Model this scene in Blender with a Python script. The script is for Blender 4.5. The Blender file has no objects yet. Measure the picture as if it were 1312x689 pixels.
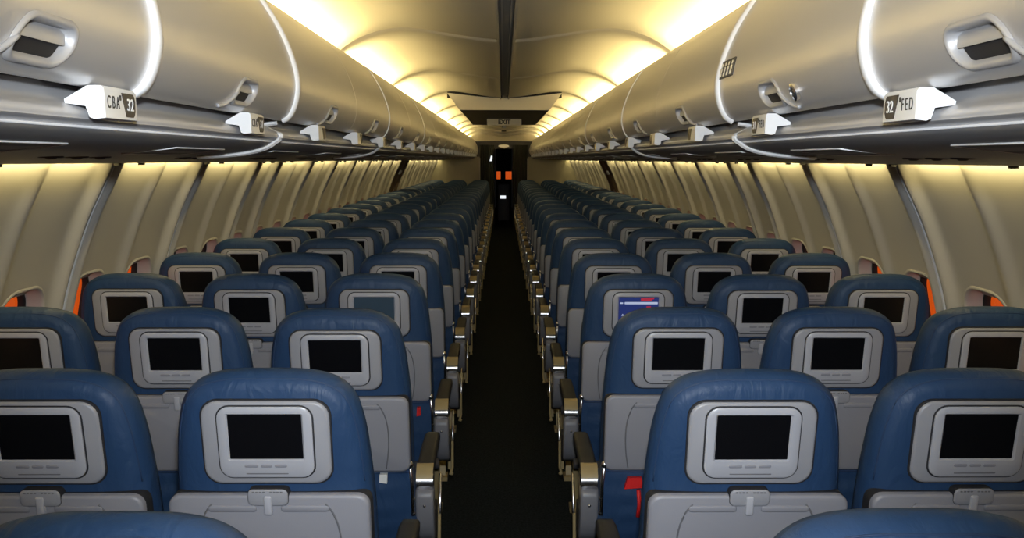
import bpy, math, random
from mathutils import Vector, Matrix
random.seed(7)
scene = bpy.context.scene
COL = scene.collection

# ------------------------------------------------------------------ camera, world, light, exposure
CAM_Z = 1.60
cam_data = bpy.data.cameras.new('camera')
cam_data.sensor_fit = 'HORIZONTAL'
cam_data.sensor_width = 36.0
cam_data.lens = 36.0 * 1159.0 / 1312.0
cam_data.clip_start = 0.02
cam = bpy.data.objects.new('camera', cam_data)
COL.objects.link(cam)
cam.location = (-0.0133, 0.0, CAM_Z)
PITCH, YAW, ROLL = 0.1205, 0.0099, 0.0016
cam.rotation_euler = (Matrix.Rotation(-YAW, 3, 'Z') @ Matrix.Rotation(math.pi / 2 - PITCH, 3, 'X')
                      @ Matrix.Rotation(ROLL, 3, 'Z')).to_euler()
scene.camera = cam

vs = scene.view_settings
vs.view_transform = 'Standard'
vs.look = 'None'
vs.gamma = 1.0
vs.use_curve_mapping = False
vs.exposure = 0.0

# night apron lit by sodium lamps outside the windows
world = bpy.data.worlds.new('world')
scene.world = world
world.use_nodes = True
wb = world.node_tree.nodes['Background']
wb.inputs['Color'].default_value = (1.0, 0.13, 0.012, 1)
wb.inputs['Strength'].default_value = 0.55

# the photographer's flash, on top of the camera
fl = bpy.data.lights.new('camera_flash', 'SPOT')
fl.energy = 195.0
fl.color = (0.86, 0.93, 1.0)
fl.spot_size = math.radians(78)
fl.spot_blend = 0.85
fl.shadow_soft_size = 0.03
flo = bpy.data.objects.new('camera_flash', fl)
COL.objects.link(flo)
flo.location = (0.0, 0.02, CAM_Z + 0.13)
flo.rotation_euler = (math.radians(90 - 8), 0, 0)

WARM = (1.0, 0.79, 0.34)
CEIL_LAMP_W = 6.8     # per metre
WALL_LAMP_W = 3.4      # per metre
cy = scene.cycles
cy.max_bounces = 6
cy.diffuse_bounces = 4
cy.glossy_bounces = 3
cy.transparent_max_bounces = 8
cy.sample_clamp_indirect = 4.0
cy.use_denoising = True

def strip_lamp(name, x, y0, y1, z, width, rot_y, watts):
    l = bpy.data.lights.new(name, 'AREA')
    l.shape = 'RECTANGLE'
    l.size = width
    l.size_y = y1 - y0
    l.energy = watts
    l.color = WARM
    o = bpy.data.objects.new(name, l)
    COL.objects.link(o)
    o.location = (x, (y0 + y1) / 2, z)
    o.rotation_euler = (0, rot_y, 0)
    return o

# ------------------------------------------------------------------ layout numbers (metres; x right, y forward, z up)
PITCH_ROW = 0.8128
ROW0 = 1.873                      # y of the first seat back fully in view (upper screen edge)
ROWS = list(range(-1, 23))
Y_AFT, Y_FRONT, Y_NOSE = -1.2, 20.86, 30.5
Y_CEIL = 20.80                   # forward end of bins, rails and ceiling
BIN_L = 1.016
BIN_Y0 = 1.528 - 2 * BIN_L
N_BIN = 21
JOINTS = [4.71 + 2.15 * k for k in range(-3, 6)]
STEPS = [(16.90, 18.25, 0.020), (18.25, 19.55, 0.050), (19.55, 20.80, 0.080)]   # ceiling steps down towards the front
WALL_B = [3.459 + 1.016 * k for k in range(-4, 3)]
WALL_B += [5.999 + 1.016 * k for k in range(0, 16)]

# ------------------------------------------------------------------ materials
def mat(name, color, rough=0.5, metal=0.0, bump=0.0, bscale=200.0, var=0.0, vscale=8.0, spec=0.5, coat=0.0):
    m = bpy.data.materials.new(name)
    m.use_nodes = True
    nt = m.node_tree
    b = nt.nodes['Principled BSDF']
    b.inputs['Base Color'].default_value = (*color, 1)
    b.inputs['Roughness'].default_value = rough
    b.inputs['Metallic'].default_value = metal
    b.inputs['Specular IOR Level'].default_value = spec
    if coat:
        b.inputs['Coat Weight'].default_value = coat
        b.inputs['Coat Roughness'].default_value = 0.15
    tc = nt.nodes.new('ShaderNodeTexCoord')
    if var:
        n = nt.nodes.new('ShaderNodeTexNoise')
        n.inputs['Scale'].default_value = vscale
        n.inputs['Detail'].default_value = 3
        nt.links.new(tc.outputs['Object'], n.inputs['Vector'])
        r = nt.nodes.new('ShaderNodeMapRange')
        r.inputs['From Min'].default_value = 0.3
        r.inputs['From Max'].default_value = 0.7
        r.inputs['To Min'].default_value = 1 - var
        r.inputs['To Max'].default_value = 1 + var
        nt.links.new(n.outputs['Fac'], r.inputs['Value'])
        mx = nt.nodes.new('ShaderNodeVectorMath')
        mx.operation = 'SCALE'
        mx.inputs[0].default_value = color
        nt.links.new(r.outputs['Result'], mx.inputs['Scale'])
        nt.links.new(mx.outputs['Vector'], b.inputs['Base Color'])
    if bump:
        n = nt.nodes.new('ShaderNodeTexNoise')
        n.inputs['Scale'].default_value = bscale
        n.inputs['Detail'].default_value = 2
        nt.links.new(tc.outputs['Object'], n.inputs['Vector'])
        bp = nt.nodes.new('ShaderNodeBump')
        bp.inputs['Strength'].default_value = bump
        bp.inputs['Distance'].default_value = 0.01
        nt.links.new(n.outputs['Fac'], bp.inputs['Height'])
        nt.links.new(bp.outputs['Normal'], b.inputs['Normal'])
    return m

def emis(name, color, strength):
    m = bpy.data.materials.new(name)
    m.use_nodes = True
    b = m.node_tree.nodes['Principled BSDF']
    b.inputs['Base Color'].default_value = (0.01, 0.01, 0.01, 1)
    b.inputs['Emission Color'].default_value = (*color, 1)
    b.inputs['Emission Strength'].default_value = strength
    return m

def leather_mat():
    m = mat('blue_leather', (0.0165, 0.0445, 0.108), 0.5, bump=0.0, spec=0.28)
    nt = m.node_tree
    b = nt.nodes['Principled BSDF']
    tc = nt.nodes.new('ShaderNodeTexCoord')
    mp = nt.nodes.new('ShaderNodeMapping')
    mp.inputs['Rotation'].default_value = (0, 0.6, 0)
    mp.inputs['Scale'].default_value = (1.6, 1.0, 0.7)
    nt.links.new(tc.outputs['Object'], mp.inputs['Vector'])
    oi = nt.nodes.new('ShaderNodeObjectInfo')
    ad = nt.nodes.new('ShaderNodeVectorMath')
    ad.operation = 'ADD'
    nt.links.new(mp.outputs['Vector'], ad.inputs[0])
    nt.links.new(oi.outputs['Location'], ad.inputs[1])
    n1 = nt.nodes.new('ShaderNodeTexNoise')
    n1.inputs['Scale'].default_value = 11
    n1.inputs['Detail'].default_value = 4
    n1.inputs['Distortion'].default_value = 1.2
    nt.links.new(ad.outputs['Vector'], n1.inputs['Vector'])
    n2 = nt.nodes.new('ShaderNodeTexNoise')
    n2.inputs['Scale'].default_value = 420
    nt.links.new(tc.outputs['Object'], n2.inputs['Vector'])
    b1 = nt.nodes.new('ShaderNodeBump')
    b1.inputs['Strength'].default_value = 0.22
    b1.inputs['Distance'].default_value = 0.03
    nt.links.new(n1.outputs['Fac'], b1.inputs['Height'])
    b2 = nt.nodes.new('ShaderNodeBump')
    b2.inputs['Strength'].default_value = 0.06
    b2.inputs['Distance'].default_value = 0.004
    nt.links.new(n2.outputs['Fac'], b2.inputs['Height'])
    nt.links.new(b1.outputs['Normal'], b2.inputs['Normal'])
    nt.links.new(b2.outputs['Normal'], b.inputs['Normal'])
    return m

M = {
    'leather': leather_mat(),
    'seam': mat('seam_blue', (0.014, 0.036, 0.092), 0.6),
    'plastic': mat('grey_plastic', (0.265, 0.268, 0.292), 0.42, bump=0.05, bscale=500),
    'plastic2': mat('silver_plastic', (0.36, 0.365, 0.40), 0.35),
    'tray': mat('tray_plastic', (0.222, 0.224, 0.252), 0.45, bump=0.06, bscale=600),
    'groove': mat('groove_grey', (0.12, 0.12, 0.13), 0.6),
    'gap': mat('gap_black', (0.012, 0.012, 0.015), 0.7),
    'screen': mat('screen_black', (0.004, 0.004, 0.005), 0.22, spec=0.4),
    'screen_dim': emis('screen_dim', (0.012, 0.035, 0.06), 0.5),
    'screen_blue': emis('screen_blue', (0.012, 0.03, 0.20), 0.6),
    'screen_white': emis('screen_white', (0.55, 0.62, 0.85), 0.7),
    'screen_red': emis('screen_red', (0.6, 0.02, 0.06), 0.6),
    'pad': mat('black_pad', (0.013, 0.014, 0.016), 0.55, bump=0.1, bscale=300),
    'cream': mat('cream_metal', (0.30, 0.23, 0.11), 0.45, metal=0.1),
    'chrome': mat('chrome', (0.75, 0.75, 0.76), 0.22, metal=1.0),
    'armgrey': mat('armrest_grey', (0.165, 0.165, 0.18), 0.45),
    'frame': mat('frame_dark', (0.05, 0.05, 0.055), 0.5),
    'glint_white': emis('white_glint_glow', (0.9, 0.95, 1.0), 1.0),  # added glow that stands in for far white glints
    'exitp': mat('exit_hatch', (0.12, 0.085, 0.06), 0.5),
    'dome': emis('dome_glow', (0.75, 0.55, 0.25), 0.5),
    'red': mat('red_webbing', (0.62, 0.012, 0.012), 0.6, bump=0.2, bscale=300),
    'tag': mat('white_tag', (0.7, 0.7, 0.68), 0.6),
    'carpet': mat('carpet', (0.013, 0.018, 0.020), 0.95, bump=0.6, bscale=900, var=0.5, vscale=90, spec=0.1),
    'wallp': mat('sidewall_panel', (0.46, 0.45, 0.425), 0.5, bump=0.03, bscale=400, spec=0.3),
    'ceil': mat('ceiling_panel', (0.62, 0.58, 0.50), 0.48, bump=0.02, bscale=300, spec=0.3),
    'strip': mat('ceiling_strip', (0.42, 0.40, 0.35), 0.5),
    'binm': mat('bin_door', (0.70, 0.69, 0.685), 0.40, metal=0.6, bump=0.02, bscale=500, spec=0.45),
    'binb': mat('bin_body', (0.35, 0.35, 0.35), 0.6),
    'white': mat('white_trim', (0.80, 0.81, 0.82), 0.4),
    'rail': mat('rail_grey', (0.50, 0.50, 0.51), 0.36),
    'psu': mat('service_panel', (0.17, 0.17, 0.175), 0.45),
    'dark': mat('dark_void', (0.012, 0.012, 0.012), 0.9),
    'handle': mat('latch_silver', (0.42, 0.42, 0.43), 0.45, metal=0.3),
    'ink': mat('black_ink', (0.02, 0.02, 0.02), 0.6),
    'brown': mat('number_plate', (0.035, 0.03, 0.03), 0.5),
    'bulk': mat('bulkhead', (0.30, 0.285, 0.22), 0.6, bump=0.05, bscale=300),
    'curtain': mat('curtain', (0.03, 0.032, 0.028), 0.9, bump=0.2, bscale=200),
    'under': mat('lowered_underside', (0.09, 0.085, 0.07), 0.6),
    'sign': mat('sign_face', (0.75, 0.70, 0.55), 0.5),
}
def glass_mat():
    m = bpy.data.materials.new('window_glass')
    m.use_nodes = True
    nt = m.node_tree
    nt.nodes.clear()
    o = nt.nodes.new('ShaderNodeOutputMaterial')
    t = nt.nodes.new('ShaderNodeBsdfTransparent')
    g = nt.nodes.new('ShaderNodeBsdfGlossy')
    g.inputs['Roughness'].default_value = 0.05
    mx = nt.nodes.new('ShaderNodeMixShader')
    mx.inputs['Fac'].default_value = 0.06
    nt.links.new(t.outputs[0], mx.inputs[1])
    nt.links.new(g.outputs[0], mx.inputs[2])
    nt.links.new(mx.outputs[0], o.inputs['Surface'])
    return m
M['glass'] = glass_mat()

# ------------------------------------------------------------------ geometry helpers
class MB:
    """collects vertices and faces of one mesh"""
    def __init__(self):
        self.v, self.f = [], []
    def loft(self, loops, cap0=False, cap1=False, closed=True):
        base = len(self.v)
        n = len(loops[0])
        for lp in loops:
            self.v += [tuple(p) for p in lp]
        for i in range(len(loops) - 1):
            for j in range(n if closed else n - 1):
                a = base + i * n + j
                b = base + i * n + (j + 1) % n
                self.f.append((a, b, b + n, a + n))
        if cap0:
            self.f.append(tuple(base + j for j in reversed(range(n))))
        if cap1:
            self.f.append(tuple(base + (len(loops) - 1) * n + j for j in range(n)))
        return self
    def box(self, x0, x1, y0, y1, z0, z1):
        b = len(self.v)
        self.v += [(x, y, z) for z in (z0, z1) for y in (y0, y1) for x in (x0, x1)]
        for q in ((0, 2, 3, 1), (4, 5, 7, 6), (0, 1, 5, 4), (2, 6, 7, 3), (0, 4, 6, 2), (1, 3, 7, 5)):
            self.f.append(tuple(b + k for k in q))
        return self
    def tube(self, pts, r, n=8, caps=True):
        pts = [Vector(p) for p in pts]
        loops = []
        for i, p in enumerate(pts):
            t = (pts[min(i + 1, len(pts) - 1)] - pts[max(i - 1, 0)]).normalized()
            up = Vector((0, 0, 1)) if abs(t.z) < 0.9 else Vector((1, 0, 0))
            a = t.cross(up).normalized()
            b = a.cross(t)
            loops.append([p + (a * math.cos(2 * math.pi * k / n) + b * math.sin(2 * math.pi * k / n)) * r for k in range(n)])
        return self.loft(loops, caps, caps)
    def ball(self, c, r, n=10, m=6):
        loops = []
        for i in range(m + 1):
            th = math.pi * (0.02 + 0.96 * i / m)
            loops.append([(c[0] + r * math.sin(th) * math.cos(2 * math.pi * k / n),
                           c[1] + r * math.sin(th) * math.sin(2 * math.pi * k / n),
                           c[2] + r * math.cos(th)) for k in range(n)])
        return self.loft(loops, True, True)
    def mesh(self, name, material, smooth=True, auto=None):
        me = bpy.data.meshes.new(name)
        me.from_pydata([tuple(p) for p in self.v], [], self.f)
        import bmesh
        bm = bmesh.new()
        bm.from_mesh(me)
        bmesh.ops.recalc_face_normals(bm, faces=bm.faces)
        if auto is not None:
            for e in bm.edges:
                if len(e.link_faces) == 2 and e.calc_face_angle(0) > math.radians(auto):
                    e.smooth = False
        bm.to_mesh(me)
        bm.free()
        me.materials.append(M[material])
        if smooth:
            me.polygons.foreach_set('use_smooth', [True] * len(me.polygons))
        return me

def link(name, data=None, parent=None, loc=None):
    o = bpy.data.objects.new(name, data)
    COL.objects.link(o)
    if parent:
        o.parent = parent
    if loc:
        o.location = loc
    return o

def tag(o, label=None, cat=None, group=None, kind=None):
    if label: o['label'] = label
    if cat: o['category'] = cat
    if group: o['group'] = group
    if kind: o['kind'] = kind
    return o

def crom(pts, per=4):
    """Catmull-Rom through 2-D or 3-D points"""
    P = [Vector(p) for p in pts]
    out = []
    for i in range(len(P) - 1):
        p0, p1, p2, p3 = P[max(i - 1, 0)], P[i], P[i + 1], P[min(i + 2, len(P) - 1)]
        for k in range(per):
            t = k / per
            out.append(0.5 * ((2 * p1) + (p2 - p0) * t + (2 * p0 - 5 * p1 + 4 * p2 - p3) * t * t + (3 * p1 - p0 - 3 * p2 + p3) * t ** 3))
    out.append(P[-1])
    return out

class Profile:
    """polyline in (x, z) by arc length"""
    def __init__(self, pts, per=5):
        self.p = crom([(a, b) for a, b in pts], per)
        self.s = [0.0]
        for i in range(1, len(self.p)):
            self.s.append(self.s[-1] + (self.p[i] - self.p[i - 1]).length)
        self.L = self.s[-1]
    def at(self, s):
        s = min(max(s, 0.0), self.L)
        import bisect
        i = min(max(bisect.bisect_right(self.s, s) - 1, 0), len(self.p) - 2)
        t = (s - self.s[i]) / max(self.s[i + 1] - self.s[i], 1e-9)
        return self.p[i].lerp(self.p[i + 1], t)
    def nrm(self, s):
        a, b = self.at(s - 0.004), self.at(s + 0.004)
        d = (b - a).normalized()
        return Vector((-d.y, d.x))          # left of travel direction
    def s_of_z(self, z):
        return min(range(len(self.p)), key=lambda i: abs(self.p[i].y - z)) and self.s[min(range(len(self.p)), key=lambda i: abs(self.p[i].y - z))]

def rr(hx, hz, r, k=5, cx=0.0, cz=0.0):
    out = []
    for qx, qz, a0 in ((1, 1, 0), (-1, 1, 90), (-1, -1, 180), (1, -1, 270)):
        for i in range(k + 1):
            a = math.radians(a0 + 90 * i / k)
            out.append((cx + qx * (hx - r) + r * math.cos(a), cz + qz * (hz - r) + r * math.sin(a)))
    return out

def grid_surface(mb, us, vs_, fn, hole=None, project=None):
    """grid over (u, v); faces whose centre is in a hole are dropped and the rim snapped onto the hole's edge"""
    nu, nv = len(us), len(vs_)
    drop = set()
    if hole:
        for i in range(nu - 1):
            for j in range(nv - 1):
                if hole((us[i] + us[i + 1]) / 2, (vs_[j] + vs_[j + 1]) / 2) < 0:
                    drop.add((i, j))
    uv = {(i, j): (us[i], vs_[j]) for i in range(nu) for j in range(nv)}
    if drop:
        for (i, j) in list(uv):
            cells = [(a, b) for a in (i - 1, i) for b in (j - 1, j) if 0 <= a < nu - 1 and 0 <= b < nv - 1]
            k = sum(c in drop for c in cells)
            if 0 < k < len(cells):
                u, v = uv[(i, j)]
                for _ in range(6):
                    d = hole(u, v)
                    e = 1e-4
                    gu = (hole(u + e, v) - hole(u - e, v)) / (2 * e)
                    gv = (hole(u, v + e) - hole(u, v - e)) / (2 * e)
                    g = gu * gu + gv * gv + 1e-9
                    u -= d * gu / g
                    v -= d * gv / g
                uv[(i, j)] = (u, v)
    idx = {}
    def vid(i, j):
        if (i, j) not in idx:
            idx[(i, j)] = len(mb.v)
            mb.v.append(tuple(fn(*uv[(i, j)])))
        return idx[(i, j)]
    for i in range(nu - 1):
        for j in range(nv - 1):
            if (i, j) not in drop:
                mb.f.append((vid(i, j), vid(i + 1, j), vid(i + 1, j + 1), vid(i, j + 1)))

def sd_rr(u, v, cu, cv, hu, hv, r):
    qx, qy = abs(u - cu) - hu + r, abs(v - cv) - hv + r
    return math.hypot(max(qx, 0), max(qy, 0)) + min(max(qx, qy), 0) - r

def lin(a, b, n):
    return [a + (b - a) * i / n for i in range(n + 1)]

def extrude_y(mb, pts, y0, y1, closed=False, sgn=1):
    mb.loft([[(sgn * x, y0, z) for x, z in pts], [(sgn * x, y1, z) for x, z in pts]], closed, closed, closed)

def text_mesh(body, size, material, extrude=0.0004, bold=0.0):
    c = bpy.data.curves.new('t', 'FONT')
    c.body = body
    c.size = size
    c.extrude = extrude
    c.offset = bold
    c.align_x = 'CENTER'
    c.align_y = 'CENTER'
    o = bpy.data.objects.new('t', c)
    COL.objects.link(o)
    dg = bpy.context.evaluated_depsgraph_get()
    me = bpy.data.meshes.new_from_object(o.evaluated_get(dg))
    bpy.data.objects.remove(o)
    bpy.data.curves.remove(c)
    me.materials.clear()
    me.materials.append(M[material])
    return me

# ------------------------------------------------------------------ the shell
SIDES = ((-1, 'left', 'CBA'), (1, 'right', 'FED'))

mb = MB().box(-1.78, 1.78, Y_AFT, Y_NOSE, -0.05, 0.0)
tag(link('floor', mb.mesh('floor', 'carpet', False)), 'dark carpeted cabin floor running down the aisle', 'floor', kind='structure')

WALL = Profile([(1.478, 1.64), (1.492, 1.60), (1.525, 1.53), (1.603, 1.374), (1.672, 1.194), (1.716, 1.043),
                (1.748, 0.88), (1.765, 0.70), (1.762, 0.52), (1.745, 0.36)], 8)
WIN_S = WALL.s_of_z(0.965)
WIN_HU, WIN_HV, WIN_R = 0.160, 0.182, 0.11
WIN_DY = -0.05

def wall_pt(s, sgn, y, off=0.0):
    p, n = WALL.at(s), WALL.nrm(s)
    if n.x > 0: n = -n                      # towards the aisle
    return (sgn * (p.x + n.x * off), y, p.y + n.y * off)

def panel_mesh(sgn, width, windows, kind):
    """one sidewall panel from y=0 to width; ribs at both ends and a soft one between two windows"""
    mids = [width * (k + 1) / windows for k in range(windows - 1)] if windows else []
    wc = [width * (k + 0.5) / windows + WIN_DY for k in range(windows)] if windows else []
    def relief(y):
        d = min(y + 0.015, width - y)
        r = 0.032 * math.exp(-((d - 0.055) / 0.038) ** 2) + 0.010 * (1 - min(d / 0.02, 1))*0
        for m_ in mids:
            r += 0.022 * math.exp(-((y - m_) / 0.045) ** 2)
        return r
    def hole(u, v):
        return min(sd_rr(u, v, c, WIN_S, WIN_HU, WIN_HV, WIN_R) for c in wc)
    mb = MB()
    n = int(width / 0.0127)
    grid_surface(mb, lin(0.003, width - 0.026, n), lin(0, WALL.L, 110),
                 lambda u, v: wall_pt(v, sgn, u, relief(u)), hole if wc else None)
    # edge returns into the joint
    for y in (0.003, width - 0.026):
        mb.loft([[wall_pt(v, sgn, y, relief(y)) for v in lin(0, WALL.L, 30)],
                 [wall_pt(v, sgn, y, -0.03) for v in lin(0, WALL.L, 30)]], closed=False)
    return mb.mesh('wall_panel', 'wallp')

def window_meshes(sgn):
    # reveal: from the panel opening out to the pane
    loops = []
    for off, dh, in ((0.004, 0.012), (0.008, 0.006), (0.007, 0.0), (-0.002, -0.005), (-0.03, -0.012), (-0.055, -0.020)):
        loops.append([wall_pt(WIN_S + v, sgn, u, off) for u, v in rr(WIN_HU + dh, WIN_HV + dh, WIN_R + dh, 8)])
    fr = MB().loft(loops).mesh('window_reveal', 'wallp')
    loops = []
    for off, dh in ((-0.053, -0.016), (-0.050, -0.022), (-0.053, -0.030), (-0.075, -0.032)):
        loops.append([wall_pt(WIN_S + v, sgn, u, off) for u, v in rr(WIN_HU + dh, WIN_HV + dh, WIN_R + dh, 8)])
    gk = MB().loft(loops).mesh('window_gasket', 'gap')
    g = MB()
    lp = [wall_pt(WIN_S + v, sgn, u, -0.072) for u, v in rr(WIN_HU - 0.031, WIN_HV - 0.031, WIN_R - 0.031, 8)]
    g.loft([lp], True)
    gl = g.mesh('window_pane', 'glass', False)
    # pulled-up shade edge, seen as a thin lip at the top of the opening
    sh = MB()
    p = [wall_pt(WIN_S + v, sgn, u, -0.040) for u, v in rr(WIN_HU - 0.06, 0.008, 0.006, 4, 0, -WIN_HV + 0.03)]
    q = [wall_pt(WIN_S + v, sgn, u, -0.046) for u, v in rr(WIN_HU - 0.06, 0.008, 0.006, 4, 0, -WIN_HV + 0.03)]
    sh.loft([p, q], True, True)
    return fr, gk, gl, sh.mesh('window_shade', 'white')

strip_cache = {}
win_no = 0
for sgn, side, letters in SIDES:
    mb = MB()
    low = [(1.745, 0.37), (1.735, 0.30), (1.71, 0.12), (1.70, 0.0)]
    extrude_y(mb, low, Y_AFT, Y_FRONT, sgn=sgn)
    extrude_y(mb, [(1.478, 1.638), (1.52, 1.66), (1.56, 1.80), (1.55, 2.10), (1.5, 2.30)], Y_AFT, Y_FRONT + 0.3, sgn=sgn)
    wall = tag(link('wall_' + side, mb.mesh('wall_lower', 'wallp')),
               'curved cream cabin sidewall of ribbed panels on the %s side' % letters, 'wall', kind='structure')
    pm = {1: panel_mesh(sgn, 0.508, 1, 0), 2: panel_mesh(sgn, 1.016, 2, 0), 0: panel_mesh(sgn, 1.016, 0, 0)}
    wm = window_meshes(sgn)
    sm = MB()
    for a, b in ((-0.008, 0.001),):
        sm.loft([[wall_pt(v, sgn, a, 0.0) for v in lin(0.06, WALL.L, 40)],
                 [wall_pt(v, sgn, a, 0.020) for v in lin(0.06, WALL.L, 40)],
                 [wall_pt(v, sgn, b, 0.020) for v in lin(0.06, WALL.L, 40)],
                 [wall_pt(v, sgn, b, 0.0) for v in lin(0.06, WALL.L, 40)]], closed=False)
    strip = sm.mesh('seam_strip', 'white', auto=40)
    # black backing behind the joints
    bk = MB()
    for b in WALL_B:
        bk.loft([[wall_pt(v, sgn, b - 0.035, -0.006) for v in lin(0, WALL.L, 30)],
                 [wall_pt(v, sgn, b + 0.012, -0.006) for v in lin(0, WALL.L, 30)]], closed=False)
    link('joint_backing', bk.mesh('joint_backing', 'groove'), wall)
    for i in range(len(WALL_B) - 1):
        y0, y1 = WALL_B[i], WALL_B[i + 1]
        if y0 > Y_FRONT - 0.1: break
        y1 = min(y1, Y_FRONT + 0.2)
        nwin = 0 if y1 < 1.5 else (1 if y1 - y0 < 0.7 else 2)
        exit_here = 13.0 < y0 < 13.2
        if exit_here:
            me = pm[nwin].copy(); me.materials.clear(); me.materials.append(M['exitp'])
            pnl = tag(link('door_%d' % (2 if sgn < 0 else 3), me, None, (0, y0, 0)), 'dark brown overwing exit hatch in the %s side sidewall' % letters, 'door', kind='structure')
            sg = MB().loft([[wall_pt(v, sgn, u, 0.03) for u, v in rr(0.10, 0.03, 0.008, 3, 0.45, 0.24)], [wall_pt(v, sgn, u, 0.045) for u, v in rr(0.10, 0.03, 0.008, 3, 0.45, 0.24)]], True, True)
            link('hatch_handle_cover', sg.mesh('hatch_handle_cover', 'white', auto=40), pnl)
        else:
            pnl = link('wall_panel', pm[nwin], wall, (0, y0, 0))
        link('seam_strip', strip, pnl)
        # light slot lamp of this panel, with unlit gaps at the joints
        if y0 > 0.3 and not exit_here:
            strip_lamp('sidewall_lamp', sgn * 1.452, y0 + 0.13, y1 - 0.13, 1.612, 0.018, sgn * math.radians(-58), WALL_LAMP_W * (y1 - y0 - 0.26))
        for k in range(nwin):
            win_no += 1
            w = link('window_%d' % win_no, wm[0], None, (0, y0 + (y1 - y0) * (k + 0.5) / nwin + WIN_DY, 0))
            tag(w, 'oval cabin window with cream reveal in the %s side sidewall' % letters, 'window', 'cabin windows on the %s side' % letters, 'structure')
            link('window_gasket', wm[1], w)
            link('window_pane', wm[2], w)
            link('window_shade', wm[3], w)

# aft bulkhead behind the camera and the outer crown that closes the cabin
tag(link('wall_aft', MB().box(-1.8, 1.8, Y_AFT - 0.04, Y_AFT, 0, 2.5).mesh('wall_aft', 'bulk', False)), 'plain partition closing the aft end of the cabin', 'wall', kind='structure')
mb = MB()
extrude_y(mb, [(-1.5, 2.30), (-1.0, 2.42), (0, 2.48), (1.0, 2.42), (1.5, 2.30)], Y_AFT, Y_FRONT + 0.3)
ceiling = tag(link('ceiling', mb.mesh('ceiling_crown', 'dark')), 'vaulted cream ceiling of arched panels with a central channel', 'ceiling', kind='structure')

CEIL = [(0.045, 2.198), (0.12, 2.204), (0.22, 2.217), (0.34, 2.236), (0.45, 2.251), (0.54, 2.254), (0.62, 2.243),
        (0.70, 2.219), (0.77, 2.186), (0.83, 2.145), (0.865, 2.105), (0.88, 2.066)]
CP = Profile(CEIL, 4)
def ceil_pt(s, sgn, y, off=0.0):
    p, n = CP.at(s), CP.nrm(s)
    if n.y > 0: n = -n
    return (sgn * (p.x + n.x * off), y, p.y + n.y * off)
def ceil_mesh(sgn, w, drop=0.0):
    mb = MB()
    s0 = 0.0
    def rel(u):
        d = min(u, w - u)
        return -0.030 * max(0, 1 - d / 0.07) ** 2
    us = [0.004, 0.012, 0.02, 0.035, 0.05, 0.07] + lin(0.10, w - 0.10, 14) + [w - 0.07, w - 0.05, w - 0.035, w - 0.02, w - 0.012, w - 0.004]
    grid_surface(mb, us, lin(s0, CP.L, 44), lambda u, v: ceil_pt(v, sgn, u, rel(u) + drop))
    if drop:
        mb.loft([[ceil_pt(v, sgn, 0.004, drop - 0.03) for v in lin(0, CP.L, 44)], [ceil_pt(v, sgn, 0.004, drop) for v in lin(0, CP.L, 44)]], closed=False)
        mb.loft([[(0, y, 2.198 - drop), ceil_pt(0, sgn, y, drop)] for y in (0.004, w - 0.004)], closed=False)
    return mb.mesh('ceiling_panel', 'ceil')
ends = [Y_AFT] + [j for j in JOINTS if j > Y_AFT + 0.2] + [16.90]
for sgn, side, letters in SIDES:
    cache = {}
    for a, b in zip(ends[:-1], ends[1:]):
        w = round(b - a, 3)
        if w not in cache: cache[w] = ceil_mesh(sgn, w)
        link('ceiling_panel', cache[w], ceiling, (0, a, 0))
        if b > 0.3:
            strip_lamp('cove_lamp', sgn * 0.790, a + 0.20, b - 0.20, 2.062, 0.035, math.radians(180 + 12 * sgn), CEIL_LAMP_W * (w - 0.4))
    for a, b, dr in STEPS:
        link('ceiling_panel', ceil_mesh(sgn, b - a, dr), ceiling, (0, a, 0))
        strip_lamp('cove_lamp', sgn * 0.770, a + 0.14, b - 0.14, 2.062, 0.03, math.radians(180 + 12 * sgn), CEIL_LAMP_W * (b - a - 0.28))
# central channel: dark bed and two pale rails, up to the lowered box
mb = MB()
extrude_y(mb, [(-0.05, 2.205), (-0.03, 2.222), (0.03, 2.222), (0.05, 2.205)], Y_AFT, 16.9)
ch = link('ceiling_channel', mb.mesh('ceiling_channel', 'strip', False), ceiling)
for x, hw, zb, m_ in ((-0.039, 0.006, 2.178, 'ceil'), (-0.019, 0.003, 2.188, 'ceil'), (0.0, 0.012, 2.197, 'strip'), (0.019, 0.003, 2.188, 'ceil'), (0.039, 0.006, 2.178, 'ceil')):
    mb = MB().box(x - hw, x + hw, Y_AFT, 16.9, zb, 2.222)
    link('channel_rail', mb.mesh('channel_rail', m_, False), ch)
# lowered ceiling box with a dark underside
mb = MB()
top = [(x, 2.205 + 0.05 * (abs(x) / 0.55) ** 1.5) for x in lin(-0.56, 0.56, 24)]
bot = [(x * 0.78, 2.078) for x in lin(-0.56, 0.56, 24)]
mb.loft([[(x, 8.95, z - 0.014) for x, z in top], [(x, 8.93, z - 0.014) for x, z in top], [(x, 8.93, z) for x, z in bot], [(x, 8.99, z) for x, z in bot]], closed=False)
low = tag(link('lowered_ceiling_box', None, ceiling))
link('front_panel', mb.mesh('front_panel', 'ceil', auto=40), low)
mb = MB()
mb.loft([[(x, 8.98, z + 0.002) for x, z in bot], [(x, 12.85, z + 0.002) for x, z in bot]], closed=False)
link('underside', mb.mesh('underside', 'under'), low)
mb = MB().loft([[(x, 8.985, z + 0.03) for x, z in top], [(x, 8.985, z - 0.06) for x, z in top]], closed=False)
link('shadow_gap', mb.mesh('shadow_gap', 'gap'), low)
for sgn in (-1, 1):
    mb = MB()
    mb.loft([[(sgn * 0.56, y, 2.255), (sgn * 0.437, y, 2.078)] for y in (8.98, 12.85)], closed=False)
    link('side_panel', mb.mesh('side_panel', 'ceil', False), low)
mb = MB().loft([[(x, 12.85, z) for x, z in top], [(x, 12.85, z) for x, z in bot]], closed=False)
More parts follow.
